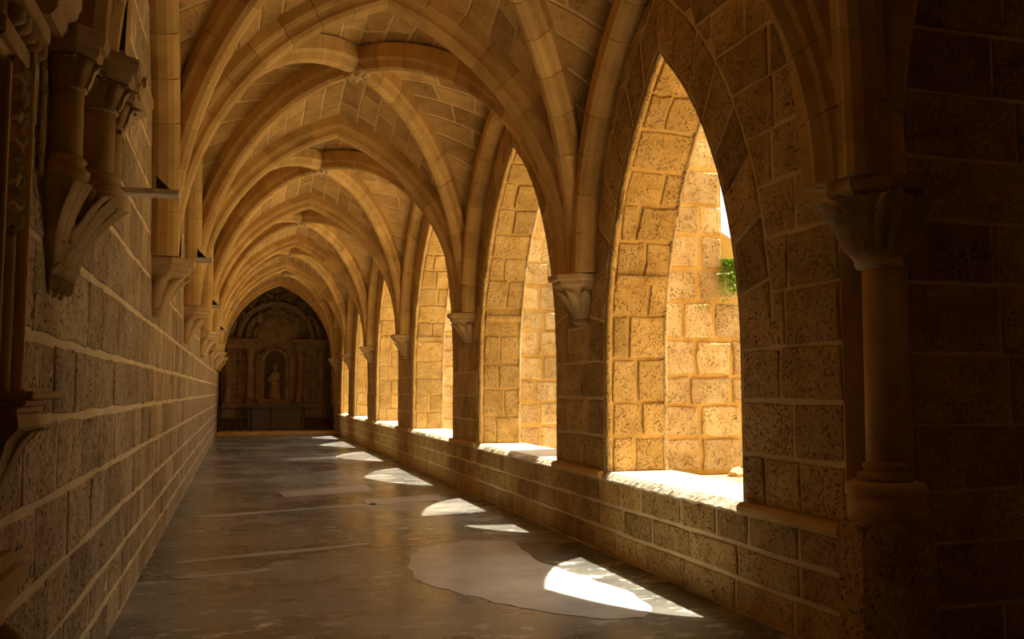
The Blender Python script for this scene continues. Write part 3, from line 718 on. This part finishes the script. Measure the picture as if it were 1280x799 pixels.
# ------------------------------------------------------------------ carved bracket with ribs on the near left wall
by, bx = YS[0] - .05, XL
t = thing('carved_bracket', 'large dark carved bracket of three short columns, upper left', 'bracket', (bx, by, 2.0))
sh = [(.075, -.33, .075), (.145, -.03, .09), (.155, .25, .075)]
for k, (dx, dy, r_) in enumerate(sh):
    c = (bx + dx, by + dy, 0)
    MB().lathe(c, [(2.56, r_), (2.86, r_ * .97)], 18).make('shaft', 'rib', t, True)
    MB().lathe(c, [(2.47, r_ * 1.05), (2.48, r_ * 1.38), (2.505, r_ * 1.42), (2.52, r_ * 1.15), (2.535, r_ * 1.12), (2.55, r_ * 1.25), (2.57, r_ * 1.02)], 18).make('shaft_base', 'rib', t, True)
    cp = MB().lathe(c, [(2.84, r_), (2.85, r_ * 1.15), (2.87, r_ * 1.02), (2.93, r_ * 1.15), (2.99, r_ * 1.45)], 16).make('capital', 'carved', t, True)
    for q in range(7):
        V, Fc = leaf_mesh((c[0], c[1], 0), R(-110 + 37 * q), [(2.86, r_ * 1.0), (2.91, r_ * 1.1), (2.95, r_ * 1.25), (2.985, r_ * 1.42)], .06, .035, 1.0, 6)
        obj('carved_leaf', V, Fc, 'carved', cp, True)
    # moulded abacus of each capital: stepped polygon
    e = r_ * 1.75
    MB().loft([[(c[0] + p * math.cos(R(22.5 + 45 * a)), c[1] + p * math.sin(R(22.5 + 45 * a)), z) for a in range(8)] for z, p in ((2.975, e * .98), (2.99, e * 1.08), (3.02, e * 1.1), (3.025, e * 1.22), (3.06, e * 1.3), (3.085, e * 1.28))], True, True, True).make('abacus', 'carved', t)
    # leafy console below, sweeping back to the wall
    rings = []
    for z, f_, wv in ((2.48, 1.0, 1.3), (2.455, .93, 1.25), (2.42, .78, 1.15), (2.36, .62, 1.02), (2.28, .48, .88), (2.18, .36, .72), (2.08, .22, .5), (2.01, .08, .25)):
        pr = (dx + r_) * f_; hw_ = r_ * wv; yc_ = by + dy * (.35 + .65 * f_) 
        rings.append([(bx - .02, yc_ - hw_, z), (bx + pr * .6, yc_ - hw_, z), (bx + pr, yc_ - hw_ * .4, z), (bx + pr * 1.02, yc_, z), (bx + pr, yc_ + hw_ * .4, z), (bx + pr * .6, yc_ + hw_, z), (bx - .02, yc_ + hw_, z)])
    rings = rings[::-1]
    co = MB().loft(rings, True, True, True).make('console', 'carved', t, True)
    for q in range(5):
        V = []; Fc = []
        for a in range(8):
            u = a / 7; z = 2.03 + .42 * u; f_ = .14 + .36 * u + .5 * u ** 3; pr = (dx + r_) * f_ + .012; s_ = (q - 2) / 2.6
            yc_ = by + dy * (.35 + .65 * f_) + s_ * r_ * (.5 + .7 * u); lw_ = .022 * (.5 + u)
            px = bx + pr * (1 - .32 * s_ * s_) + .02 * u ** 3
            V += [(px - .014, yc_ - lw_, z), (px + .012, yc_, z + .004), (px - .014, yc_ + lw_, z)]
        for a in range(7):
            for j in (0, 1): Fc.append((a * 3 + j, a * 3 + j + 1, a * 3 + 4 + j, a * 3 + 3 + j))
        obj('carved_leaf', V, Fc, 'carved', co, True)
    for a in range(5):
        for q in range(4):
            u = .10 + .19 * a; s_ = (q - 1.5) / 2.2 + (.12 if a % 2 else -.12); f_ = .14 + .36 * u + .5 * u ** 3
            yc_ = by + dy * (.35 + .65 * f_) + s_ * r_ * (.6 + .7 * u); px = bx + (dx + r_) * f_ * (1 - .3 * s_ * s_); z = 2.04 + .42 * u; sc_ = .020 + .022 * u
            V = []; Fc = []
            for b in range(6):
                v = b / 5; wv = sc_ * math.sin(math.pi * (.12 + .80 * v)) * .8; hh = .012 + .030 * v * v
                V += [(px + hh - .012, yc_ - wv + s_ * .03 * v, z + sc_ * 2.6 * v), (px + hh + .010, yc_ + s_ * .03 * v, z + sc_ * 2.7 * v), (px + hh - .012, yc_ + wv + s_ * .03 * v, z + sc_ * 2.6 * v)]
            for b in range(5):
                for j in (0, 1): Fc.append((b * 3 + j, b * 3 + j + 1, b * 3 + 4 + j, b * 3 + 3 + j))
            obj('carved_leaf', V, Fc, 'carved', co, True)
# moulded impost stubs either side of the bracket
for (y0, y1, z0, xx) in ((by + .55, by + .95, 3.05, .30), (by - .72, by - .48, 3.02, .15)):
    pf = [(-.02, z0), (xx * .55, z0), (xx * .7, z0 + .03), (xx * .7, z0 + .05), (xx * .9, z0 + .075), (xx * .95, z0 + .11), (xx, z0 + .12), (xx, z0 + .17), (-.02, z0 + .17)]
    MB().loft([[(bx + d, y, z) for d, z in pf] for y in (y0, y1)][::-1], True, True, True).make('impost_block', 'carved', t)
MB().bbox((bx - .02, by - .50, 2.46), (bx + .03, by + .42, 3.06), .01).make('back_slab', 'block', t)
# ------------------------------------------------------------------ stone portal at the left edge
t = thing('stone_portal', 'carved stone portal surround at the dark left edge', 'portal', (XL, 3.2, 0))
def strip(y0, y1, d0, d1, z0, z1, name='pilaster_fillet', m='rib'):
    MB().bbox((XL + d0, y0, z0), (XL + d1, y1, z1), .006).make(name, m, t)
strip(3.02, 3.40, -.03, .06, 1.60, 2.75, 'pilaster', 'carved')
strip(3.02, 3.055, .05, .115, 1.60, 2.6); strip(3.30, 3.33, .05, .125, 1.60, 2.75); strip(3.355, 3.39, .05, .10, 1.60, 2.75)
MB().tube([(XL + .075, 3.27, 1.6), (XL + .075, 3.27, 2.75)], .022, 10).make('roll_moulding', 'rib', t, True)
for k in range(16):
    z = 2.12 + .50 * (k // 2) / 7.5; s_ = -1 if k % 2 else 1
    V, Fc = [], []
    for a in range(6):
        u = a / 5; yy = 3.17 + s_ * .012 + s_ * .085 * u; zz = z + .05 * u - .045 * u * u + .03 * math.sin(u * 6); dd = .065 + .06 * math.sin(math.pi * min(1, u * 1.1)); ww = .030 * math.sin(math.pi * (.15 + .8 * u))
        V += [(XL + dd - .02, yy, zz - ww), (XL + dd + .01, yy, zz), (XL + dd - .02, yy, zz + ww)]
    for a in range(5):
        for j in (0, 1): Fc.append((a * 3 + j, a * 3 + j + 1, a * 3 + 4 + j, a * 3 + 3 + j))
    obj('carved_foliage', V, Fc, 'carved', t, True)
for k in range(5):
    MB().lathe((XL + .09, 3.16, 2.16 + .1 * k), [(-.03, .01), (-.015, .032), (.01, .04), (.03, .026), (.04, .006)], 8).make('carved_bud', 'carved', t, True)
# entablature block over the pilaster
for k, (z0, z1, d, e) in enumerate(((2.62, 2.66, .09, .0), (2.66, 2.72, .11, .01), (2.72, 2.80, .10, .0), (2.80, 2.86, .14, .02), (2.86, 3.3, .07, .0))):
    strip(2.98 - e, 3.43 + e, -.03, d, z0, z1, 'entablature', 'carved')
for k in range(5):
    MB().lathe((XL + .11, 3.06 + .08 * k, 2.755), [(-.035, .012), (-.02, .035), (.02, .035), (.035, .012)], 8).make('carved_bud', 'carved', t, True)
# console shelf half way down
for z0, z1, d, e in ((1.575, 1.60, .225, .06), (1.555, 1.575, .20, .045), (1.53, 1.555, .175, .03)):
    strip(3.03 - e, 3.36 + e, -.03, d, z0, z1, 'console_shelf', 'carved')
rg = []
for z, d, hw_ in ((1.53, .17, .17), (1.49, .175, .165), (1.45, .14, .15), (1.40, .125, .13), (1.34, .105, .12), (1.28, .085, .10), (1.22, .07, .09)):
    rg.append([(XL - .03, 3.2 - hw_, z), (XL + d, 3.2 - hw_, z), (XL + d * 1.12, 3.2, z), (XL + d, 3.2 + hw_, z), (XL - .03, 3.2 + hw_, z)])
co = MB().loft(rg[::-1], True, True, True).make('console', 'carved', t)
for k in range(6):
    V, Fc = leaf_mesh((XL - .02, 3.2, 0), R(-55 + 22 * k), [(1.24, .09), (1.34, .12), (1.44, .16), (1.51, .20)], .07, .03, 1.0, 7); obj('carved_leaf', V, Fc, 'carved', co, True)
strip(3.05, 3.12, -.03, .05, .98, 1.53); strip(3.28, 3.35, -.03, .05, .98, 1.53); strip(3.12, 3.28, -.03, .02, .98, 1.30, 'pilaster', 'carved')
# stepped pedestal
for z0, z1, d, e in ((1.08, 1.13, .07, .02), (1.03, 1.08, .10, .05), (.97, 1.03, .13, .07), (.92, .97, .11, .06), (.60, .92, .08, .03), (.52, .60, .13, .07), (.0, .52, .16, .09)):
    strip(3.0 - e, 3.38 + e, -.03, d, z0, z1, 'pedestal_moulding', 'carved')
for s_ in (3.08, 3.3):
    MB().tube([(XL + .10, s_, .66), (XL + .13, s_, .70), (XL + .14, s_, .76), (XL + .12, s_, .82), (XL + .09, s_, .86)], [.03, .04, .045, .04, .02], 10).make('scroll', 'carved', t, True)
# dark wooden door leaf deep inside the portal
q = MB().bbox((XL - .44, 1.77, 0.0), (XL - .38, 3.0, 2.86), .01); dr = q.make('door_1', 'wood', None); dr['kind'] = 'structure'
for k in range(4): MB().bbox((XL - .385, 1.82 + .29 * k, .1), (XL - .365, 2.08 + .29 * k, 2.8), .008).make('plank', 'wood', dr)
# ------------------------------------------------------------------ small floodlights on the left wall
def lamp(loc, s_, label, arm):
    t = thing('floodlight', label, 'lamp', loc, 'white floodlights along the left wall'); x, y, z = loc
    MB().bbox((x + arm, y - .10 * s_, z - .022 * s_), (x + arm + .20 * s_, y + .10 * s_, z + .022 * s_), .006 * s_).make('housing', 'white', t)
    MB().add([(x + arm + .01, y - .06 * s_, z + .022 * s_), (x + arm + .13 * s_, y - .06 * s_, z + .022 * s_), (x + arm + .01, y - .06 * s_, z + .14 * s_), (x + arm + .01, y + .06 * s_, z + .022 * s_), (x + arm + .13 * s_, y + .06 * s_, z + .022 * s_), (x + arm + .01, y + .06 * s_, z + .14 * s_)],
             [(0, 1, 2), (5, 4, 3), (1, 4, 5, 2), (0, 2, 5, 3), (0, 3, 4, 1)]).make('bracket', 'black', t)
    if arm > 0: MB().bbox((x - .02, y - .09 * s_, z - .024 * s_), (x + arm - .006, y + .09 * s_, z + .024 * s_), .005).make('arm', 'white', t)
    return t
lamp((XL + .02, 6.55, 2.93), .8, 'white floodlight on a wall arm below the carved bracket', .20)
for i, lab in ((1, 'small white floodlight at the nearest left corbel'), (2, 'small white floodlight at the second left corbel'), (3, 'tiny white floodlight at the third left corbel')):
    lamp((XL + .37, YS[i] + .12, ZS + .03), .75, lab, 0.0)
# ------------------------------------------------------------------ altar end
DZ = .14
mb = MB().bbox((XL, 34.2, 0), (XR, 37.7, DZ), .02); dais = mb.make('altar_step', 'rib', None); tag(dais, 'low stone step in front of the carved altar', 'step')
RY = 37.3
ret = thing('altar_retable', 'tall dark carved stone retable filling the far end arch', 'altar', (XC - .05, RY, DZ)); rx = XC - .05
P = MB()
pts = [(-2.0, DZ), (2.0, DZ), (2.0, 3.5)]
tmx = 16
for k in range(tmx + 1): pts.append((2.0 * math.cos(math.pi * k / tmx) * (1 if True else 1), 3.5 + 2.5 * math.sin(math.pi * k / tmx) ** .8))
pts.append((-2.0, 3.5))
n = len(pts)
P.add([(rx + x, RY, z) for x, z in pts] + [(rx + x, RY + .38, z) for x, z in pts], [tuple(range(n))] + [(i, n + i, n + (i + 1) % n, (i + 1) % n) for i in range(n)])
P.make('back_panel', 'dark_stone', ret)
def twisted(x):
    rings = []
    for k in range(41):
        z = 1.30 + 1.75 * k / 40; a0 = k / 40 * 10
        rings.append([(rx + x + (.115 + .025 * math.cos(2 * a - a0 * 2)) * math.cos(a), RY - .22 + (.115 + .025 * math.cos(2 * a - a0 * 2)) * math.sin(a), z) for a in [2 * math.pi * q / 12 for q in range(12)]])
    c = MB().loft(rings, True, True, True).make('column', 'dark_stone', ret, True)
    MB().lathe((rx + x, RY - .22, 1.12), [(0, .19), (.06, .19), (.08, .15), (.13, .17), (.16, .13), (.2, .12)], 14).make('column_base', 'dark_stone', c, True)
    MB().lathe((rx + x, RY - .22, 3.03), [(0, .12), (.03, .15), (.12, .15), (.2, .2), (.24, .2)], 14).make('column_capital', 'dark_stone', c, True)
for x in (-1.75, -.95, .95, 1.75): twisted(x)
for s_ in (-1, 1):
    q = MB().bbox((rx + s_ * 1.35 - .62, RY - .42, .55), (rx + s_ * 1.35 + .62, RY + .02, 1.12), .02); q.make('pedestal', 'dark_stone', ret)
    for z0, z1, d in ((3.26, 3.36, .40), (3.36, 3.50, .36), (3.50, 3.62, .48)):
        MB().bbox((rx + s_ * 1.35 - .60 - (d - .36), RY - d, z0), (rx + s_ * 1.35 + .60 + (d - .36), RY + .02, z1), .015).make('entablature', 'dark_stone', ret)
    MB().tube([(rx + s_ * (1.75 - .9 * u), RY - .12, 3.75 + 1.5 * u + .25 * math.sin(u * 6)) for u in [k / 14 for k in range(15)]], [.10 + .05 * math.sin(k) for k in range(15)], 8).make('volute', 'dark_stone', ret, True)
    MB().lathe((rx + s_ * 1.75, RY - .2, 3.62), [(0, .1), (.05, .12), (.1, .07), (.2, .13), (.32, .1), (.38, .04), (.42, .06), (.47, .01)], 12).make('finial', 'dark_stone', ret, True)
    MB().bbox((rx + s_ * .62 - .10, RY - .10, 1.25), (rx + s_ * .62 + .10, RY + .02, 3.05), .015).make('niche_pilaster', 'dark_stone', ret)
    for k in range(7): MB().lathe((rx + s_ * 1.35, RY - .02, 1.45 + .25 * k), [(-.1, .02), (-.05, .09), (.0, .06), (.05, .1), (.1, .02)], 8).make('carved_ornament', 'dark_stone', ret, True)
def arch_band(r0, r1, zc, y0, y1, name, sx=1.0):
    rings = [[(rx + r * math.cos(a) * sx, y, zc + r * math.sin(a)) for r, y in ((r0, y1), (r0, y0), (r1, y0), (r1, y1))] for a in [math.pi * k / 20 for k in range(21)]]
    MB().loft(rings, True, True, True).make(name, 'dark_stone', ret)
arch_band(.50, .62, 2.75, RY - .12, RY + .02, 'niche_arch'); arch_band(1.30, 1.48, 3.62, RY - .25, RY + .02, 'archivolt'); arch_band(1.02, 1.18, 3.62, RY - .17, RY + .02, 'archivolt'); arch_band(.72, .88, 3.62, RY - .12, RY + .02, 'archivolt')
MB().lathe((rx, RY + .06, 1.3), [(0, .5), (1.45, .5), (1.7, .45), (1.88, .3), (1.96, .05)], 20, math.pi, 2 * math.pi, False, 1, .2).make('niche', 'wood', ret)
MB().lathe((rx, RY - .08, 4.95), [(-.32, .02), (-.22, .18), (0, .25), (.22, .18), (.32, .02)], 16, 0, None, True, 1, .5).make('medallion', 'dark_stone', ret, True)
for k in range(11):
    a = math.pi * (k + .5) / 11
    MB().lathe((rx + 1.68 * math.cos(a), RY - .06, 3.65 + 1.62 * math.sin(a)), [(-.15, .03), (-.06, .13), (.04, .08), (.1, .12), (.16, .02)], 8).make('carved_ornament', 'dark_stone', ret, True)
for k in range(5):
    MB().lathe((rx + (k - 2) * .16, RY - .1, 5.65 + .28 * math.cos((k - 2) * .6)), [(-.2, .03), (-.05, .1), (.08, .06), (.18, .09), (.25, .01)], 8).make('carved_ornament', 'dark_stone', ret, True)
for k in range(9):
    a = math.pi * (k + .5) / 9
    MB().lathe((rx + .56 * math.cos(a), RY - .13, 2.75 + .56 * math.sin(a)), [(-.08, .02), (-.02, .06), (.04, .05), (.09, .01)], 8).make('carved_ornament', 'dark_stone', ret, True)
    MB().lathe((rx + 1.09 * math.cos(a), RY - .18, 3.62 + 1.09 * math.sin(a)), [(-.12, .02), (-.04, .09), (.04, .07), (.12, .02)], 8).make('carved_ornament', 'dark_stone', ret, True)
for s_ in (-1, 1):
    MB().tube([(rx + s_ * (.12 + .5 * math.sin(2.6 * u)), RY - .14, 5.25 + .75 * u) for u in [k / 12 for k in range(13)]], [.05 + .035 * math.sin(k * 1.3) for k in range(13)], 8).make('crown_scroll', 'dark_stone', ret, True)
    MB().lathe((rx + s_ * .62, RY - .14, 4.55), [(-.3, .03), (-.15, .13), (.05, .10), (.12, .06), (.18, .08), (.25, .07), (.3, .01)], 10).make('carved_cherub', 'dark_stone', ret, True)
MB().bbox((rx - .62, RY - .3, 1.1), (rx + .62, RY + .02, 1.28), .02).make('predella', 'dark_stone', ret)
# statue in the niche
stt = thing('statue', 'robed standing statue in the central altar niche', 'statue', (rx, RY - .1, 1.28))
MB().lathe((rx, RY - .12, 1.28), [(0, .24), (.05, .25), (.35, .2), (.62, .17), (.8, .19), (.98, .2), (1.06, .13), (1.10, .06), (1.14, .055), (1.18, .085), (1.26, .10), (1.34, .085), (1.39, .03)], 16, 0, None, True, 1, .7).make('figure', 'dark_stone', stt, True)
for s_ in (-1, 1): MB().tube([(rx + s_ * .19, RY - .13, 2.22), (rx + s_ * .24, RY - .2, 1.98), (rx + s_ * .06, RY - .28, 2.0)], [.06, .05, .035], 8).make('sleeve', 'dark_stone', stt, True)
# altar table and railing
tb = MB().bbox((rx - 1.0, RY - .95, DZ), (rx + 1.0, RY - .45, 1.02), .015).bbox((rx - 1.12, RY - 1.02, 1.02), (rx + 1.12, RY - .43, 1.10), .015)
tag(tb.make('altar_table', 'cloth', None), 'pale altar table behind the dark railing', 'altar table')
rl = thing('altar_railing', 'low dark iron railing across the front of the altar', 'railing', (rx, 34.9, DZ)); ry = 34.95
MB().bbox((rx - 2.05, ry - .03, DZ + .80), (rx + 2.05, ry + .03, DZ + .86), .008).make('top_rail', 'iron', rl)
MB().bbox((rx - 2.05, ry - .025, DZ + .04), (rx + 2.05, ry + .025, DZ + .09), .008).make('bottom_rail', 'iron', rl)
for x in (-2.03, -1.25, -.9, -.2, .95, 2.03): MB().bbox((rx + x - .04, ry - .035, DZ), (rx + x + .04, ry + .035, DZ + .9), .01).make('post', 'iron', rl)
for k in range(26):
    x = -1.95 + 3.9 * k / 25; MB().tube([(rx + x, ry, DZ + .08), (rx + x, ry, DZ + .81)], .009, 6).make('bar', 'iron', rl, True)
# ------------------------------------------------------------------ unseen courtyard cypress, added so its shade falls across the second window
t = thing('shade_cypress', 'unseen cypress added in the courtyard to shade the second window', 'tree', (7.6, 11.52, .45))
MB().tube([(7.6, 11.52, .4), (7.6, 11.54, 3.0), (7.62, 11.52, 9.0)], [.16, .13, .06], 8).make('trunk', 'bark', t, True)
q = MB().lathe((7.6, 11.52, 0), [(1.6, .15), (2.2, .6), (4, .75), (7, .8), (10, .72), (12, .56), (13.6, .46), (14.8, .3), (15.6, .03)], 18)
q.v = [(x + random.uniform(-.09, .09), y + random.uniform(-.07, .07), z + random.uniform(-.1, .1)) for x, y, z in q.v]
q.make('foliage', 'leaf_dark', t)
